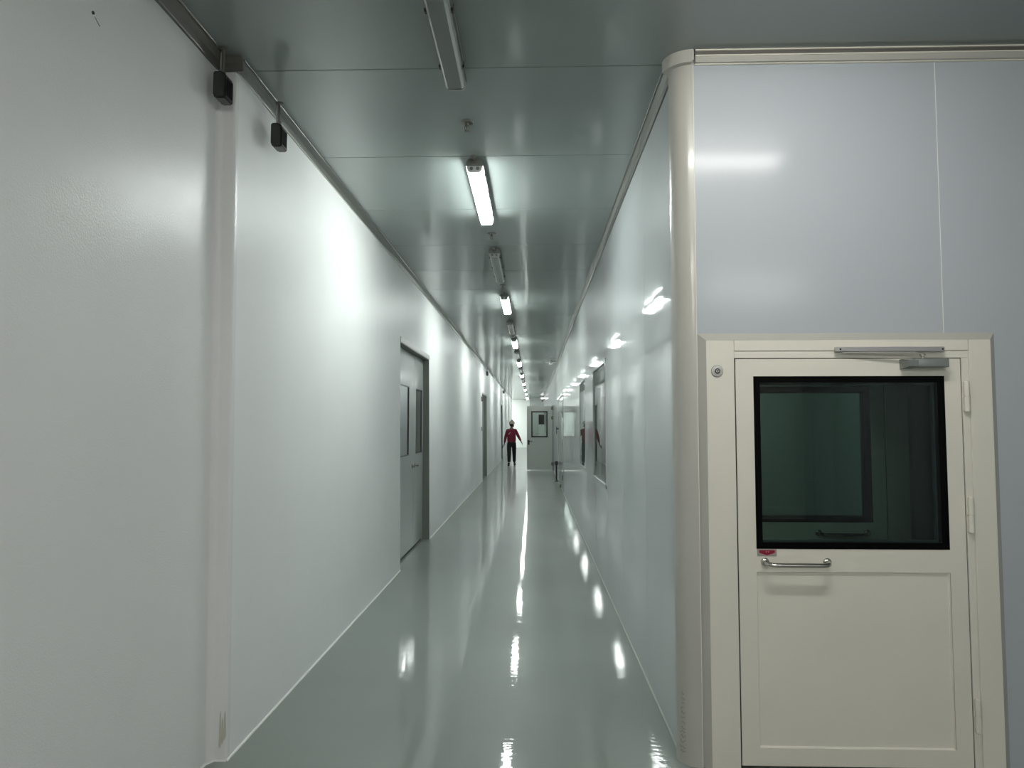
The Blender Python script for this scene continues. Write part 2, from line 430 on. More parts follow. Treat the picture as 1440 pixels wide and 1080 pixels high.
    obj('spacer_bar', sp, mat('spacer_teal', (.03, .05, .05), .4), leaf)
    # handle: low bow with round feet
    hx0, hx1, hz = -.408, -.118, .957; hz2 = .950
    b = NB(); pts = [(Ym(hx0), fy, hz)]
    for k in range(7):
        a = PI/2*k/6; pts.append((Ym(hx0+.035*(1-math.cos(a))), fy-.02-.035*math.sin(a), hz-(.007)*math.sin(a)))
    pts.append((Ym(hx0+.06), fy-.055, hz2)); pts.append((Ym(hx1-.06), fy-.055, hz2))
    for k in range(7):
        a = PI/2*(1-k/6); pts.append((Ym(hx1-.035*(1-math.cos(a))), fy-.02-.035*math.sin(a), hz-(.007)*math.sin(a)))
    pts.append((Ym(hx1), fy, hz))
    tube(b, pts, .0105, 16)
    for x in (hx0, hx1): lathe(b, [(.019, 0), (.019, -.006), (.013, -.010)], (Ym(x), fy, hz), 'Y', 20)
    obj('handle', b, M_steel, leaf, smooth=True)
    if full:
        # sticker
        b = NB(); bx_(b, -.443, -.352, fy-.0015, fy, .983, gz0-.002); lb = obj('sticker', b, M_label, leaf)
        b = NB(); quadbox(b, [(-.434, fy-.0022, 1.011), (-.361, fy-.0022, 1.011), (-.361, fy-.0022, .999), (-.3975, fy-.0022, .987), (-.434, fy-.0022, .999)], (0, .0012, 0)); obj('red_arrow', b, M_red, leaf)
        b = NB()
        for (p, q) in [((-.438, 1.013), (-.357, 1.013)), ((-.438, 1.013), (-.438, .998)), ((-.357, 1.013), (-.357, .998)), ((-.438, .998), (-.3975, .9845)), ((-.357, .998), (-.3975, .9845))]:
            cyl(b, (p[0], fy-.0018, p[1]), (q[0], fy-.0018, q[1]), .0009, n=5)
        for x in (-.404, -.394): cyl(b, (x, fy-.0024, 1.0045), (x+.006, fy-.0024, 1.0045), .0011, n=5); cyl(b, (x+.003, fy-.0024, 1.0045), (x+.003, fy-.0024, .999), .0008, n=5)
        obj('sticker_outline', b, M_pink, leaf)
        # hinges
        for (a, c_) in [(1.807, 1.665), (1.260, 1.100), (.335, .187)]:
            b = NB(); zm = (a+c_)/2; x = .549
            cyl(b, (x, F-.008, c_), (x, F-.008, zm-.0015), .0125, n=16); cyl(b, (x, F-.008, zm+.0015), (x, F-.008, a), .0125, n=16)
            cyl(b, (x, F-.008, zm-.002), (x, F-.008, zm+.002), .009, n=16)
            cyl(b, (x, F-.008, a), (x, F-.008, a+.006), .0095, .005, n=16); cyl(b, (x, F-.008, c_), (x, F-.008, c_-.006), .0095, .005, n=16)
            box(b, x-.011, x+.004, F-.002, F+.012, c_+.004, zm-.004); box(b, x-.004, x+.011, F-.002, F+.012, zm+.004, a-.004)
            obj('hinge', b, M_cream, root, smooth=True)
        # round emergency-release lock on the jamb
        lx, lz = -.618, 1.859
        b = NB(); lathe(b, [(.0275, 0), (.0275, -.003), (.0255, -.006), (.019, -.0065), (.0175, -.005), (.0165, -.005), (.0155, -.0075), (.011, -.008), (.0105, -.006)], (lx, F, lz), 'Y', 32)
        lk = obj('lock_rosette', b, M_satin, root)
        b = NB(); lathe(b, [(.0285, 0), (.0285, -.0022), (.0265, -.0022)], (lx, F, lz), 'Y', 32); obj('lock_rim', b, M_trim_dk, lk)
        b = NB(); lathe(b, [(.0128, -.0058), (.0128, -.0086)], (lx, F, lz), 'Y', 20); obj('lock_ring', b, M_dark, lk)
        b = NB(); lathe(b, [(.0090, -.0066), (.0085, -.0100)], (lx, F, lz), 'Y', 20); obj('lock_core', b, M_steel, lk)
        b = NB(); lathe(b, [(.003, -.008), (.003, -.0106)], (lx, F, lz+.0022), 'Y', 12); box(b, lx-.0014, lx+.0014, F-.0106, F-.008, lz-.006, lz+.002); obj('keyhole', b, M_black, lk)
        # closer
        cl = empty('door_closer', parent=root)
        b = NB(); box(b, -.062, .448, F-.020, F, 1.949, 1.972, .003, 2); obj('track_rail', b, M_alu, cl)
        for x in (-.040, .438):
            b = NB(); lathe(b, [(.0042, -.020), (.0042, -.0215)], (x, F, 1.9605), 'Y', 12); obj('screw', b, M_dark, cl)
        b = NB(); quadbox(b, [(-.060, F-.012, 1.972), (-.062, F-.024, 1.966), (-.062, F-.024, 1.951), (-.058, F-.012, 1.948)], (.016, 0, 0)); obj('end_cap', b, M_alu, cl)
        b = NB()
        quadbox(b, [(-.03, F-.006, 1.947), (-.03, F-.016, 1.947), (-.03, F-.016, 1.942), (-.03, F-.006, 1.942)], (.33, -.028, -.002))
        quadbox(b, [(.30, F-.034, 1.945), (.30, F-.044, 1.945), (.30, F-.044, 1.940), (.30, F-.034, 1.940)], (.028, .0, -.010))
        lathe(b, [(.013, 1.934-1.94), (.013, 0), (.008, .004)], (.335, F-.036, 1.932), 'Z', 16)
        cyl(b, (.335, F-.036, 1.905), (.335, F-.036, 1.935), .008)
        obj('closer_arm', b, M_steel, cl, smooth=True)
        b = NB(); box(b, .290, .450, F-.052, fy, 1.872, 1.914, .006, 3); obj('closer_body', b, mat('closer_grey', (.30, .32, .31), .35, metal=.4), cl, smooth=True)
        b = NB(); quadbox(b, [(.246, fy, 1.913), (.246, F-.030, 1.912), (.258, F-.056, 1.905), (.258, F-.056, 1.876), (.246, F-.030, 1.869), (.246, fy, 1.868)], (.048, 0, 0)); obj('closer_end_cap', b, mat('closer_cap_grey', (.24, .26, .25), .4, metal=.4), cl)
    return root
cream_door('door_1', 1.499, YE, 'cream door with large dark window, closer and bow handle')

# ------------------------------------------------------------------ airlock behind the cream door with its own second door
YA = 4.45
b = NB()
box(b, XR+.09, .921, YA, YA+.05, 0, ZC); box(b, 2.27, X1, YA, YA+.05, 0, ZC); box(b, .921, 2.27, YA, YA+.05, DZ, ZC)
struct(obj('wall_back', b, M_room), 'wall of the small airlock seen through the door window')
cream_door('door_2', 1.592, YA, 'second cream door seen dimly through the first door window', -1, False)
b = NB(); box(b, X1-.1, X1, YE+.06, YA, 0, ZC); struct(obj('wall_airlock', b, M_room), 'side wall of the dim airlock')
# rooms behind the right wall
b = NB(); box(b, X1-.1, X1, YA+.05, YF, 0, ZC)
struct(obj('wall_far_right', b, M_room), 'wall of the rooms behind the right corridor wall')

# hall around and behind the camera
b = NB(); box(b, nx(0)-TH, X1, Y0-.1, Y0, 0, ZC); struct(obj('wall_hall_back', b, M_wallL), 'wall of the hall behind the viewer')
b = NB(); box(b, X1, X1+.1, Y0, YF, 0, ZC); struct(obj('wall_hall_right', b, M_end), 'wall of the hall at the right of the viewer')

# ------------------------------------------------------------------ far end of the corridor
b = NB(); box(b, X0, .72, YF, YF+.1, 0, ZC); struct(obj('wall_far', b, M_farw), 'bright white wall closing the far end of the corridor')
b = NB(); box(b, X0-.1, X0, YN-3, YF, 0, ZC); struct(obj('wall_far_left', b, M_farw), 'white wall of the side passage at the far end')
b = NB(); box(b, X0, XL(0)-TH, YN-.1, YN, 0, ZC); struct(obj('wall_passage', b, M_farw), 'white wall where the side passage turns off')
b = NB(); box(b, -.24, XR+3.0, 48.0, 48.1, 0, ZC); box(b, -.24, -.14, 48.1, YF, 0, ZC)
struct(obj('wall_block', b, mat('grey_far_wall', (.45, .47, .455), .5, coat=.3)), 'grey wall block beyond the open grey door')
# dark corner post with a box at the end of the left wall
b = NB(); box(b, XL(0)-.02, XL(0)+.035, YN-.02, YN+.03, 0, ZC-.001, .004, 1); p = struct(obj('trim_6', b, M_jamb), 'thin dark post at the far end of the left wall', 'trim')
b = NB(); box(b, XL(0)-.05, XL(0)+.13, YN-.10, YN+.02, 1.35, 1.95, .01, 1); box(b, XL(0)-.03, XL(0)+.11, YN-.112, YN-.10, 1.38, 1.92, .004, 1)
tag(obj('fire_hose_box', b, mat('dark_green_box', (.035, .045, .03), .5)), 'small dark wall box on the post where the left wall ends', 'box')
# grey door with dark window far away on the block
r = empty('door_3', (.55, 48.0, 0)); struct(r, 'far grey door with dark upper window beyond the open door', 'door')
b = NB(); box(b, -.20, .22, -.03, 0, 0, 1.64, .004, 1); lf = obj('door_leaf', b, M_gleaf, r)
b = NB(); box(b, -.20, .22, -.025, 0, 1.66, 2.31, .004, 1); obj('window_pane', b, M_blackg, lf)
b = NB(); box(b, -.22, -.20, -.05, 0, 0, 2.35); obj('door_frame', b, M_gdoor, r)
b = NB(); box(b, -.24, .20, -.06, 0, 2.50, 2.58, .004, 1); obj('door_sign', b, M_black, r)

# ------------------------------------------------------------------ grey double door, and two single doors, recessed in the left wall
def left_frame(root, y0, y1, z1, ym, par_w=.055):
    fr = empty('door_frame', parent=root)
    for (a, c_, za, zb) in [(y1-.002, y1+.0, 0, z1), (y0-.0, y1+par_w*.4, z1-.002, z1+par_w)]:
        b = NB()
        if a == y1-.002:   # far jamb, faces the viewer
            quadbox(b, [(XL(0)+.001, y1-.012-ym, 0), (XL(z1)+.001, y1-.012-ym, z1), (XL(z1)-.105, y1-.012-ym, z1), (XL(0)-.105, y1-.012-ym, 0)], (0, .012, 0))
            bmesh.ops.translate(b, vec=(-XL(0), 0, 0), verts=b.verts); obj('jamb', b, M_jamb, fr); continue
        quadbox(b, [(XL(za)+.006, a-ym, za), (XL(zb)+.006, a-ym, zb), (XL(zb)-.004, a-ym, zb), (XL(za)-.004, a-ym, za)], (0, c_-a, 0))
        bmesh.ops.translate(b, vec=(-XL(0), 0, 0), verts=b.verts)
        obj('casing', b, M_alu if za > 1 else M_wallL, fr)
    b = NB(); quadbox(b, [(XL(z1)+.002, y0-ym, z1-.012), (XL(z1)+.002, y0-ym, z1), (XL(z1)-.105, y0-ym, z1), (XL(z1)-.105, y0-ym, z1-.012)], (0, y1-y0, 0))
    bmesh.ops.translate(b, vec=(-XL(0), 0, 0), verts=b.verts); obj('soffit', b, M_jamb, fr)
    b = NB(); box(b, -.16, -.118, y0-ym, y1-ym, 0, z1); obj('backing', b, M_dark, fr)
    return fr
def leaf_bm(y0, y1, z1, win):
    """door leaf in the plane x=-.10, with a window cut-out (y0,y1,z0,z1)"""
    b = NB(); xa, xb = -.112, -.072-.0
    xa, xb = -.118, -.098
    for (a, c_, d, e) in [(y0, win[0], .03, z1), (win[1], y1, .03, z1), (win[0], win[1], .03, win[2]), (win[0], win[1], win[3], z1)]:
        box(b, xa, xb, a, c_, d, e)
    return b
ym = 9.1
r = empty('door_4', (XL(0), ym, 0)); struct(r, 'grey steel double door with two narrow windows in the left wall', 'door')
left_frame(r, 8.0, 10.22, 2.54, ym)
for (a, c_, wa, wb) in [(8.03, 9.392, 8.35, 9.05), (9.402, 10.205, 9.57, 10.10)]:
    lf = obj('door_leaf', leaf_bm(a-ym, c_-ym, 2.52, (wa-ym, wb-ym, 1.22, 2.09)), M_gdoor, r)
    b = NB(); box(b, -.112, -.108, wa-ym, wb-ym, 1.22, 2.09); obj('window_pane', b, mat('smoky_glass', (.13, .15, .155), .06, coat=1, coat_rough=.03), lf)
    b = NB(); t = .012
    for q in [(wa, wb, 2.09-t, 2.09), (wa, wb, 1.22, 1.22+t), (wa, wa+t, 1.22, 2.09), (wb-t, wb, 1.22, 2.09)]: box(b, -.109, -.0975, q[0]-ym, q[1]-ym, q[2], q[3])
    obj('window_bead', b, M_black, lf)
b = NB(); hx = -.098
for yy in (9.30, 9.49): cyl(b, (hx, yy-ym, 1.07), (hx+.05, yy-ym, 1.07), .010, n=10)
cyl(b, (hx+.05, 9.30-ym, 1.07), (hx+.05, 9.30-.13-ym, 1.07), .009, n=10); cyl(b, (hx+.05, 9.49-ym, 1.07), (hx+.05, 9.49+.13-ym, 1.07), .009, n=10)
for yy in (9.30, 9.49): lathe(b, [(.026, 0), (.026, .008), (.02, .01)], (hx, yy-ym, 1.07), 'X', 14)
obj('handle', b, M_trim_dk, r)
for i, (y0, y1, z1) in enumerate(LD[1:]):
    ymm = (y0+y1)/2
    r = empty('door_%d' % (5+i), (XL(0), ymm, 0)); struct(r, ['grey door recessed in the left wall halfway down', 'dark grey door recessed in the left wall near the walking person'][i], 'door')
    left_frame(r, y0, y1, z1, ymm, .04)
    lf = obj('door_leaf', leaf_bm(y0-ymm+.02, y1-ymm-.02, z1-.02, (-.3, .3, 1.25, 2.1)), M_gdoor, r)
    b = NB(); box(b, -.112, -.108, -.3, .3, 1.25, 2.1); obj('window_pane', b, M_blackg, lf)
    b = NB(); cyl(b, (-.098, y0-ymm+.15, 1.05), (-.05, y0-ymm+.15, 1.05), .01, n=10); cyl(b, (-.05, y0-ymm+.15, 1.05), (-.05, y0-ymm+.28, 1.05), .01, n=10); obj('handle', b, M_alu, lf)

# ------------------------------------------------------------------ open grey door leaf across the corridor
hx_ = .657
r = empty('door_7', (hx_, 25.62, 0)); struct(r, 'open grey door with black-edged window standing across the corridor', 'door')
b = NB(); ly0, ly1 = -.022, .022
wx0, wx1, wz0, wz1 = -.733, -.150, 1.17, 2.10
lx0 = -.883
for (a, c_, d, e) in [(lx0, wx0, .03, 2.28), (wx1, 0, .03, 2.28), (wx0, wx1, .03, wz0), (wx0, wx1, wz1, 2.28)]: box(b, a, c_, ly0, ly1, d, e)
lf = obj('door_leaf', b, M_gleaf, r)
b = NB(); t = .05
for q in [(wx0, wx1, wz1-t, wz1), (wx0, wx1, wz0, wz0+t), (wx0, wx0+t, wz0, wz1), (wx1-t, wx1, wz0, wz1)]: box(b, q[0], q[1], ly0-.004, ly1+.004, q[2], q[3])
obj('window_border', b, M_black, lf)
b = NB(); box(b, wx0+t, wx1-t, -.003, .003, wz0+t, wz1-t); obj('window_pane', b, M_glassR, lf)
b = NB(); z = 1.03; cyl(b, (lx0+.06, ly0, z), (lx0+.06, ly0-.06, z), .014, n=10); cyl(b, (lx0+.06, ly0-.055, z), (lx0+.19, ly0-.055, z+.01), .012, n=10)
box(b, lx0+.03, lx0+.09, ly0-.008, ly0, z-.12, z+.05, .004, 1); obj('handle', b, M_black, lf)
b = NB(); box(b, .006, XR-hx_-.001, -.05, .04, 0, 2.32, .003, 1); jb = obj('jamb', b, M_gdoor, r)
for zz in (1.86, .24, 2.2):
    b = NB(); cyl(b, (.02, -.062, zz-.06), (.02, -.062, zz+.06), .022, n=12); box(b, -.03, .05, -.055, -.045, zz-.05, zz+.05); obj('hinge', b, M_trim_dk, r)
b = NB(); box(b, XR-hx_+.0, XR-hx_+.05, .02, 1.04, 0, 2.28); obj('closed_inner_panel', b, M_gleaf, r)
# slim black post and floor box beside that door
b = NB(); cyl(b, (0, 0, .0), (0, 0, .46), .022, n=12); lathe(b, [(.03, .46), (.045, .49), (.045, .55), (.03, .58)], (0, 0, 0), 'Z', 14); lathe(b, [(.05, 0), (.05, .02), (.03, .03)], (0, 0, 0), 'Z', 14)
tag(obj('door_stop_post', b, M_black, loc=(.655, 20.7, 0), smooth=True), 'short thin black post on the floor by the right wall', 'post')
b = NB(); box(b, -.02, .02, -.04, .04, 0, .09, .008, 2); lathe(b, [(.012, .09), (.012, .105), (.006, .11)], (0, 0, 0), 'Z', 10)
tag(obj('floor_door_catch', b, M_trim_dk, loc=(.69, 18.6, 0)), 'tiny dark catch on the floor against the right wall', 'door stop')
# aluminium jamb strip with black lever lock on the right wall near Y 17-21
r = empty('door_8', (XR, 19.0, 0)); struct(r, 'flush steel door in the far right corridor wall with black lever', 'door')
for y0, y1 in ((-1.72, -1.66), (1.66, 1.72)):
    b = NB(); box(b, -.012, 0, y0, y1, 0, 2.35, .002, 1); obj('frame_strip', b, M_alu, r)
b = NB(); box(b, -.012, 0, -1.66, 1.66, 2.29, 2.35, .002, 1); obj('frame_strip', b, M_alu, r)
for z in (.35, 1.2, 1.85):
    b = NB(); cyl(b, (-.022, -1.69, z-.06), (-.022, -1.69, z+.06), .012, n=10); obj('hinge', b, M_trim_dk, r)
b = NB(); cyl(b, (0, 1.5, 1.5), (-.05, 1.5, 1.5), .02, n=10); quadbox(b, [(-.05, 1.45, 1.52), (-.05, 1.45, 1.36), (-.05, 1.55, 1.36), (-.05, 1.55, 1.56)], (-.02, 0, 0)); obj('lever', b, M_black, r)

# ------------------------------------------------------------------ ceiling light fittings
FL = 1.34
def fitting(name, lit, hall=False):
    r = empty(name)
    # body: shallow tray on the ceiling, origin at ceiling, fitting runs along +Y from 0
    b = NB()
    quadbox(b, [(-.040, 0, 0), (-.060, 0, -.026), (-.062, 0, -.048), (.062, 0, -.048), (.060, 0, -.026), (.040, 0, 0)], (0, FL, 0))
    obj('housing', b, M_fixb, r)
    b = NB()
    pts = [(-.054, 0, -.048), (-.054, 0, -.062), (-.047, 0, -.083), (-.036, 0, -.092), (.036, 0, -.092), (.047, 0, -.083), (.054, 0, -.062), (.054, 0, -.048)]
    quadbox(b, [(x, .012, z) for x, _, z in pts], (0, FL-.024, 0))
    for v in b.verts:
        e = min(v.co.y, FL-v.co.y)
        if e < .02 and v.co.z < -.07: v.co.y += .012*(1 if v.co.y < FL/2 else -1)
    df = obj('diffuser', b, (M_hall if hall else M_lit) if lit else M_unlit, r)
    for y in (.004, FL-.0125):
        b = NB(); quadbox(b, [(x*1.01, y, z) for x, _, z in pts], (0, .0085, 0)); obj('end_cap', b, M_white if lit else M_alu, r)
    for s in (-1, 1):
        if not lit:
            b = NB(); cyl(b, (s*.024, .05, -.066), (s*.024, FL-.05, -.066), .008, n=10); obj('tube', b, M_tube, r)
        for y in (.18, FL/2, FL-.18):
            b = NB(); box(b, s*.055, s*.064, y-.014, y+.014, -.062, -.028, .003, 1); obj('clip', b, M_black, r)
        b = NB(); cyl(b, (s*.022, .006, -.066), (s*.022, .001, -.066), .012, n=12); obj('end_plug', b, M_fixb, r)
    b = NB(); cyl(b, (0, 0, -.020), (0, -.035, -.020), .013, n=12); cyl(b, (0, -.01, -.020), (0, -.022, -.020), .018, n=6); lathe(b, [(.022, 0), (.02, -.01), (.01, -.022)], (0, -.055, 0), 'Z', 14); tube(b, [(0, -.03, -.02), (0, -.045, -.018), (0, -.055, -.008), (0, -.055, 0)], .006, 8)
    obj('cable_gland', b, M_trim_dk, r, smooth=True)
    return r
LIT = {1, 3, 5, 7, 9, 11, 13, 15, 17, 18}
where = ['nearest the viewer and cut by the top of the picture', 'big one nearest', 'between the two nearest lit ones']
proto = {}
ords = ['first', 'second', 'third', 'fourth', 'fifth', 'sixth', 'seventh', 'eighth', 'ninth', 'tenth']
nl_ = nu_ = 0
for i in range(19):
    lit = i in LIT
    loc = (FX, 2.34+2.55*i, ZC-.0005)
    if lit: lab = '%s lit white ceiling light counted from the viewer' % ords[nl_]; nl_ += 1
    else: lab = '%s unlit grey ceiling light counted from the viewer' % ords[nu_]; nu_ += 1
    if lit not in proto:
        o = fitting('ceiling_light', lit); proto[lit] = o; o.location = loc; o['label'] = lab
    else: o = dup(proto[lit], loc, lab)
    tag(o, lab, 'ceiling light', 'batten lights along the corridor ceiling')
# hall lights (the one over the cream door gives its streak and the handle's shadow)
o = fitting('ceiling_light', True, True); o.location = (1.66, 2.19, ZC-.0005); o.rotation_euler = (0, 0, PI/2)
tag(o, 'lit hall ceiling light across the space before the cream door', 'ceiling light', 'hall ceiling lights')
for (x, y) in [(1.0, -1.2), (1.0, -4.0), (3.6, -2.6)]:  # extra unseen lamps, added to brighten the hall and near left wall
    tag(dup(o, (x, y, ZC-.0005), rz=PI/2), 'added lit hall light out of view behind the viewer', 'ceiling light', 'hall ceiling lights')
# added lamps, hidden by the left wall, that brighten the far end wall
for (x, y, rz, lb) in [(-1.75, 49.0, PI/2, 'nearest the corridor'), (-3.4, 49.0, PI/2, 'farthest left in the near row'), (-1.75, 50.7, PI/2, 'before the far wall'), (-3.4, 50.7, PI/2, 'farthest left before the far wall')]:
    tag(dup(proto[True], (x, y, ZC-.0005), rz=rz), 'added hidden light in the far side passage, '+lb, 'ceiling light', 'added far passage lights')
# lamps added in the rooms behind the side windows so the glass isn't black
for y in (8.2, 14.0):
    tag(dup(proto[True], (2.4, y, ZC-.0005)), 'added lit light inside the room behind the %s corridor window' % ('nearer' if y < 10 else 'farther'), 'ceiling light', 'added room lights behind the right wall')

# ------------------------------------------------------------------ sprinklers
def sprinkler():
    r = empty('sprinkler')
    b = NB(); lathe(b, [(.040, 0), (.040, -.004), (.036, -.008), (.024, -.009), (.016, -.006)], (0, 0, 0), 'Z', 24); obj('escutcheon', b, M_trim_dk, r, smooth=True)
    b = NB(); cyl(b, (0, 0, -.008), (0, 0, -.026), .010, n=12)
    tube(b, [(-.010, 0, -.022), (-.015, 0, -.036), (-.010, 0, -.050), (0, 0, -.056)], .0025, 6); tube(b, [(.010, 0, -.022), (.015, 0, -.036), (.010, 0, -.050), (0, 0, -.056)], .0025, 6)
    obj('frame_arms', b, M_trim_dk, r)
    b = NB(); lathe(b, [(.004, -.054), (.018, -.058), (.018, -.060), (.003, -.061)], (0, 0, 0), 'Z', 16); obj('deflector', b, M_trim_dk, r)
    b = NB(); cyl(b, (0, 0, -.026), (0, 0, -.054), .0025, n=8); obj('bulb', b, M_trim_dk, r)
    return r
sp = sprinkler()
for i in range(12):
    lab = '%s metal sprinkler head on the ceiling from the viewer' % (ords+['eleventh', 'twelfth'])[i]
    o = sp if i == 0 else dup(sp, (0, 0, 0), lab)
    o.location = (-.40, 4.28+2.56*i, ZC-.0005); tag(o, lab, 'sprinkler', 'sprinkler heads along the corridor ceiling')

# ------------------------------------------------------------------ black boxes hung along the left wall
def hung_box():
    r = empty('hanging_box')      # origin at the ceiling end of the stem
    b = NB(); cyl(b, (0, 0, 0), (0, 0, -.125), .008, n=10); lathe(b, [(.022, -.002), (.022, -.008), (.012, -.012)], (0, 0, 0), 'Z', 14); lathe(b, [(.013, -.11), (.013, -.125)], (0, 0, 0), 'Z', 8); obj('stem', b, M_trim_dk, r, smooth=True)
    b = NB()
    quadbox(b, [(-.030, 0, -.133), (.014, 0, -.133), (.033, 0, -.152), (.033, 0, -.268), (-.016, 0, -.268), (-.030, 0, -.252)], (0, .092, 0))
    bmesh.ops.translate(b, vec=(0, -.046, 0), verts=b.verts)
    bmesh.ops.bevel(b, geom=list(b.edges), offset=.006, segments=2, affect='EDGES')
    bd = obj('case', b, M_black, r, smooth=True)
    b = NB(); quadbox(b, [(-.023, -.0455, -.142), (.010, -.0455, -.142), (.026, -.0455, -.157), (.026, -.0455, -.260), (-.012, -.0455, -.260), (-.023, -.0455, -.248)], (0, -.004, 0)); obj('front_plate', b, mat('charcoal_panel', (.030, .034, .030), .35), bd)
    b = NB(); box(b, .0325, .0345, -.034, .034, -.250, -.165, .0005, 1); obj('side_plate', b, M_blackg, bd)
    b = NB(); tube(b, [(-.020, .02, 0), (-.022, .02, -.06), (-.018, .02, -.127)], .004, 8); obj('cable', b, M_alu, r)
    return r
hb = hung_box()
for i, (x, y, lab) in enumerate([(nx(ZC)+.066, 3.39, 'largest black box hanging from the left cove, before the wall step'), (XL(ZC)+.076, 3.90, 'second black box hanging from the left cove, just past the wall step'),
                          (XL(ZC)+.06, 22.4, 'tiny black box hanging from the left cove halfway down the corridor'), (XL(ZC)+.06, 35.0, 'farthest black box hanging from the left cove near the corridor end')]):
    o = hb if i == 0 else dup(hb, (0, 0, 0), lab)
    o.location = (x, y, ZC-(-.012+.0125, .040, .035, .035)[i]); tag(o, lab, 'wall unit', 'black boxes hung along the left cove')
# small wall items by the second left door
b = NB(); box(b, 0, .07, -.06, .06, 0, .14, .008, 2); box(b, .07, .082, -.045, .045, .02, .12, .006, 1)
tag(obj('alarm_lamp', b, M_trim_dk, loc=(XL(2.3), 20.55, 2.28)), 'small dark lamp on the left wall beside the recessed grey door', 'lamp')
b = NB(); box(b, 0, .02, -.05, .05, 0, .12, .004, 2); box(b, .02, .028, -.02, .02, .03, .09, .002, 1)
tag(obj('wall_switch', b, M_alu, loc=(XL(1.45), 20.55, 1.44)), 'small grey switch on the left wall beside the recessed grey door', 'switch')
# ceiling items at the right and far away
b = NB(); lathe(b, [(.03, 0), (.03, -.04), (.16, -.046), (.16, -.056), (.06, -.062), (.055, -.09), (.03, -.12), (.01, -.128)], (0, 0, 0), 'Z', 20)
dt = tag(obj('smoke_detector', b, M_white, loc=(.50, 20.5, ZC-.001), smooth=True), 'small white detector with dark rim on the ceiling by the right wall', 'detector')
b = NB(); lathe(b, [(.161, -.045), (.163, -.050), (.161, -.057)], (0, 0, 0), 'Z', 20); obj('rim', b, M_trim_dk, dt)
r = empty('hanging_lamp', (.59, 46.0, ZC-.001)); tag(r, 'small bright lamp hanging from the far ceiling above the open door', 'lamp')
b = NB(); cyl(b, (0, 0, 0), (0, 0, -.09), .03, n=10); obj('stem', b, M_trim_dk, r)
b = NB(); lathe(b, [(.05, -.07), (.11, -.08), (.13, -.12), (.08, -.17), (.02, -.19)], (0, 0, 0), 'Z', 18); obj('lamp_globe', b, mat('dim_lit_globe', (.9, .9, .9), .4, emit=(1, 1, .97), es=.35), r, smooth=True)
b = NB(); lathe(b, [(.06, -.19), (.08, -.24), (.05, -.33), (.02, -.34)], (0, 0, 0), 'Z', 14); obj('lamp_base', b, M_trim_dk, r)

# ------------------------------------------------------------------ walking person, seen from behind
def skin_mesh(name, V, E_, m, parent=None, sub=2, root=0):
    me = bpy.data.meshes.new(name); me.from_pydata([v[0] for v in V], E_, []); me.update()
    o = bpy.data.objects.new(name, me); C.objects.link(o)
    mo = o.modifiers.new('skin', 'SKIN'); mo.use_smooth_shade = True
    if not me.skin_vertices: 
        raise RuntimeError('no skin layer')
    for i, v in enumerate(V):
        sv = me.skin_vertices[0].data[i]; r = v[1]; sv.radius = r if isinstance(r, tuple) else (r, r); sv.use_root = (i == root)
    if sub: s_ = o.modifiers.new('sub', 'SUBSURF'); s_.levels = sub; s_.render_levels = sub
    bpy.context.view_layer.update()
    dg = bpy.context.evaluated_depsgraph_get(); ev = o.evaluated_get(dg)
    m2 = bpy.data.meshes.new_from_object(ev); bpy.data.objects.remove(o)
    return m2
def add_ell(bm, c, r, rot=None):
    q = bmesh.ops.create_uvsphere(bm, u_segments=20, v_segments=14, radius=1)
    bmesh.ops.scale(bm, vec=r, verts=q['verts'])
    if rot: bmesh.ops.rotate(bm, matrix=rot, verts=q['verts'])
    bmesh.ops.translate(bm, vec=c, verts=q['verts'])
P = empty('person', (-.86, 28.5, 0)); tag(P, 'person in maroon long-sleeved top, black trousers and khaki cap walking away down the corridor', 'person')
# joints: left = picture left (-x); walks towards +Y
J = dict(pelvis=(0, 0, .96), waist=(0, .01, 1.10), chest=(0, .03, 1.30), neck=(0, .03, 1.47), head=(0.01, .045, 1.60),
         lsh=(-.165, .03, 1.385), lel=(-.235, -.02, 1.13), lwr=(-.285, .02, .89), rsh=(.165, .03, 1.385), rel=(.27, .00, 1.16), rwr=(.375, -.02, .965),
         lhip=(-.095, 0, .92), lkn=(-.10, -.02, .51), lan=(-.095, -.13, .10), rhip=(.095, 0, .92), rkn=(.10, .10, .51), ran=(.105, .16, .10))
V = []; Eg = []; ix = {}
def add(n, p, r, par=None):
    ix[n] = len(V); V.append((p, r))
    if par is not None: Eg.append((ix[par], ix[n]))
add('pelvis', J['pelvis'], (.145, .105)); add('waist', J['waist'], (.135, .10), 'pelvis'); add('chest', J['chest'], (.155, .11), 'waist'); add('neck', J['neck'], .055, 'chest'); add('head0', J['head'], .06, 'neck')
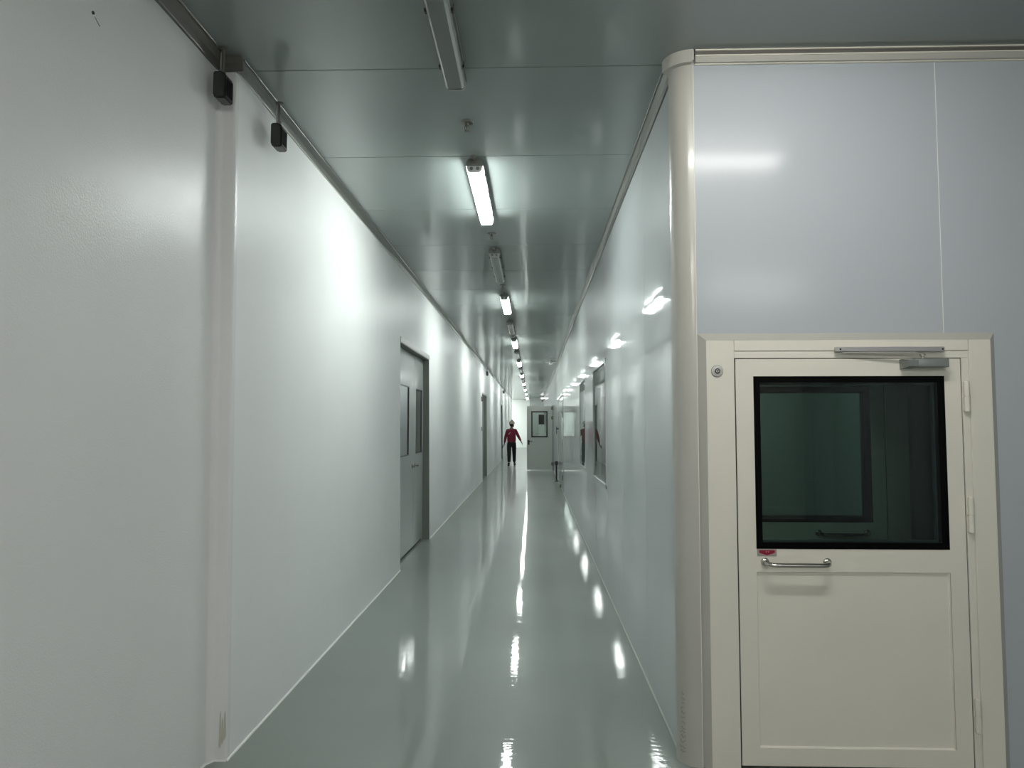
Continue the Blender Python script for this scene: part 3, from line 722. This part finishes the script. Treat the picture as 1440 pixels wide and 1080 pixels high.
for s in 'lr':
    sg = -1 if s == 'l' else 1
    add(s+'sh', J[s+'sh'], .062, 'chest'); add(s+'el', J[s+'el'], .042, s+'sh'); add(s+'wr', J[s+'wr'], .026, s+'el')
    w_ = Vector(J[s+'wr']); d = (w_-Vector(J[s+'el'])).normalized()
    add(s+'palm', tuple(w_+d*.055), (.034, .018), s+'wr'); add(s+'palm2', tuple(w_+d*.085), (.036, .016), s+'palm')
    for k in range(4):
        base = w_+d*.10+Vector((0, (k-1.5)*.020, 0)); L_ = [.062, .072, .068, .052][k]
        add(s+'f%d' % k, tuple(base), .0085, s+'palm2')
        add(s+'g%d' % k, tuple(base+d*L_*.55+Vector((-sg*.008, 0, 0))), .0078, s+'f%d' % k)
        add(s+'h%d' % k, tuple(base+d*L_*.9+Vector((-sg*.025, 0, 0))), .0065, s+'g%d' % k)
    add(s+'t0', tuple(w_+d*.045+Vector((-sg*.01, .036, 0))), .010, s+'palm'); add(s+'t1', tuple(w_+d*.085+Vector((-sg*.02, .050, 0))), .008, s+'t0')
    add(s+'hip', J[s+'hip'], .092, 'pelvis'); add(s+'kn', J[s+'kn'], .060, s+'hip'); add(s+'an', J[s+'an'], .038, s+'kn')
    an = Vector(J[s+'an']); add(s+'toe', tuple(an+Vector((sg*.02, .12, -.06))), (.035, .025), s+'an')
me = skin_mesh('body_skin', V, Eg, M_skin)
b = NB(); b.from_mesh(me); bpy.data.meshes.remove(me)
hr = Matrix.Rotation(math.radians(-35), 4, 'Z')     # head turned to the right
hc = Vector((.012, .05, 1.625))
add_ell(b, hc, (.076, .092, .112), hr)
add_ell(b, hc+hr@Vector((0, .075, -.055)), (.045, .035, .045), hr)       # jaw
add_ell(b, hc+hr@Vector((0, .098, -.012)), (.013, .020, .024), hr)       # nose
add_ell(b, hc+hr@Vector((0, .100, -.050)), (.022, .010, .007), hr)       # mouth
for s in (-1, 1): add_ell(b, hc+hr@Vector((s*.078, .0, -.01)), (.012, .022, .032), hr)
body = obj('body', b, M_skin, P, smooth=True)
rm = body.modifiers.new('remesh', 'REMESH'); rm.mode = 'VOXEL'; rm.voxel_size = .008; rm.use_smooth_shade = True
b = NB()
for s in (-1, 1): add_ell(b, hc+hr@Vector((s*.030, .086, .008)), (.012, .008, .008), hr)
obj('eyes', b, M_white, body)
b = NB(); add_ell(b, hc+hr@Vector((0, -.018, .008)), (.083, .088, .100), hr)
obj('hair', b, M_hair, P, smooth=True)
# cap with crown, band and peak
b = NB(); lathe(b, [(.122, -.01), (.116, .02), (.108, .06), (.086, .095), (.050, .115), (.005, .12)], (0, 0, 0), 'Z', 24)
bmesh.ops.transform(b, matrix=Matrix.Translation(hc+Vector((0, 0, .035)))@hr@Matrix.Diagonal((.9, 1.05, 1, 1)), verts=b.verts)
hat = obj('cap', b, M_hat, P, smooth=True)
b = NB(); quadbox(b, [(x*.075*1.15, .085+.075*math.sqrt(max(0, 1-x*x)), .0) for x in [-1, -.8, -.5, 0, .5, .8, 1]], (0, 0, .008))
bmesh.ops.transform(b, matrix=Matrix.Translation(hc+Vector((0, 0, .035)))@hr, verts=b.verts); obj('peak', b, M_hat, hat)
b = NB(); lathe(b, [(.102, .0), (.103, .004), (.103, .016), (.101, .02)], (0, 0, 0), 'Z', 24)
bmesh.ops.transform(b, matrix=Matrix.Translation(hc+Vector((0, 0, .03)))@hr@Matrix.Diagonal((.9, 1.05, 1, 1)), verts=b.verts); obj('cap_band', b, M_hair, hat)
# shirt
V = []; Eg = []; ix = {}
add('hem', (0, 0, .82), (.190, .14)); add('waist', J['waist'], (.190, .140), 'hem'); add('chest', J['chest'], (.205, .14), 'waist'); add('col', (0, .03, 1.445), (.085, .075), 'chest')
for s in 'lr':
    add(s+'sh', J[s+'sh'], .082, 'chest'); add(s+'el', J[s+'el'], .062, s+'sh')
    w_ = Vector(J[s+'wr']); e_ = Vector(J[s+'el']); add(s+'cuff', tuple(e_+(w_-e_)*.93), .040, s+'el')
me = skin_mesh('shirt', V, Eg, M_shirt); me.materials.clear(); me.materials.append(M_shirt)
for p in me.polygons: p.use_smooth = True
o = bpy.data.objects.new('shirt', me); C.objects.link(o); o.parent = P
b = NB(); tube(b, [(-.125, -.117, 1.235), (-.09, -.125, 1.265), (-.045, -.122, 1.32)], .007, 6); obj('shirt_stripe', b, M_white, P)
# trousers
V = []; Eg = []; ix = {}
add('w', (0, 0, 1.00), (.165, .125)); add('p', (0, 0, .90), (.170, .125), 'w')
for s in 'lr':
    add(s+'hip', tuple(Vector(J[s+'hip'])+Vector((0, 0, -.10))), .108, 'p'); add(s+'kn', J[s+'kn'], .082, s+'hip')
    k_ = Vector(J[s+'kn']); a_ = Vector(J[s+'an']); add(s+'cf', tuple(k_+(a_-k_)*.95), .066, s+'kn')
me = skin_mesh('trousers', V, Eg, M_trous); me.materials.clear(); me.materials.append(M_trous)
for p in me.polygons: p.use_smooth = True
o = bpy.data.objects.new('trousers', me); C.objects.link(o); o.parent = P
for s in 'lr':
    sg = -1 if s == 'l' else 1; a_ = Vector(J[s+'an'])
    b = NB(); add_ell(b, (0, .055, -.045), (.048, .135, .042)); add_ell(b, (0, 0, .0), (.046, .06, .07))
    for v in b.verts: v.co.z = max(v.co.z, -.082)
    sh = obj('shoe', b, M_black, P, smooth=True, loc=(a_.x+sg*.01, a_.y, .085)); sh.rotation_euler = (0, 0, -sg*.12)
    b = NB(); cyl(b, (0, 0, .055), (0, 0, .075), .05, n=12); obj('sock_band', b, M_white if False else M_alu, sh)
b = NB(); w_ = Vector(J['lwr']); box(b, w_.x-.085, w_.x-.052, w_.y-.02, w_.y+.06, w_.z-.20, w_.z-.08, .008, 2); tag(obj('handheld_radio', b, M_black, loc=(-.86, 28.5, 0)), 'small dark thing held in the left hand of the walking person', 'handheld')
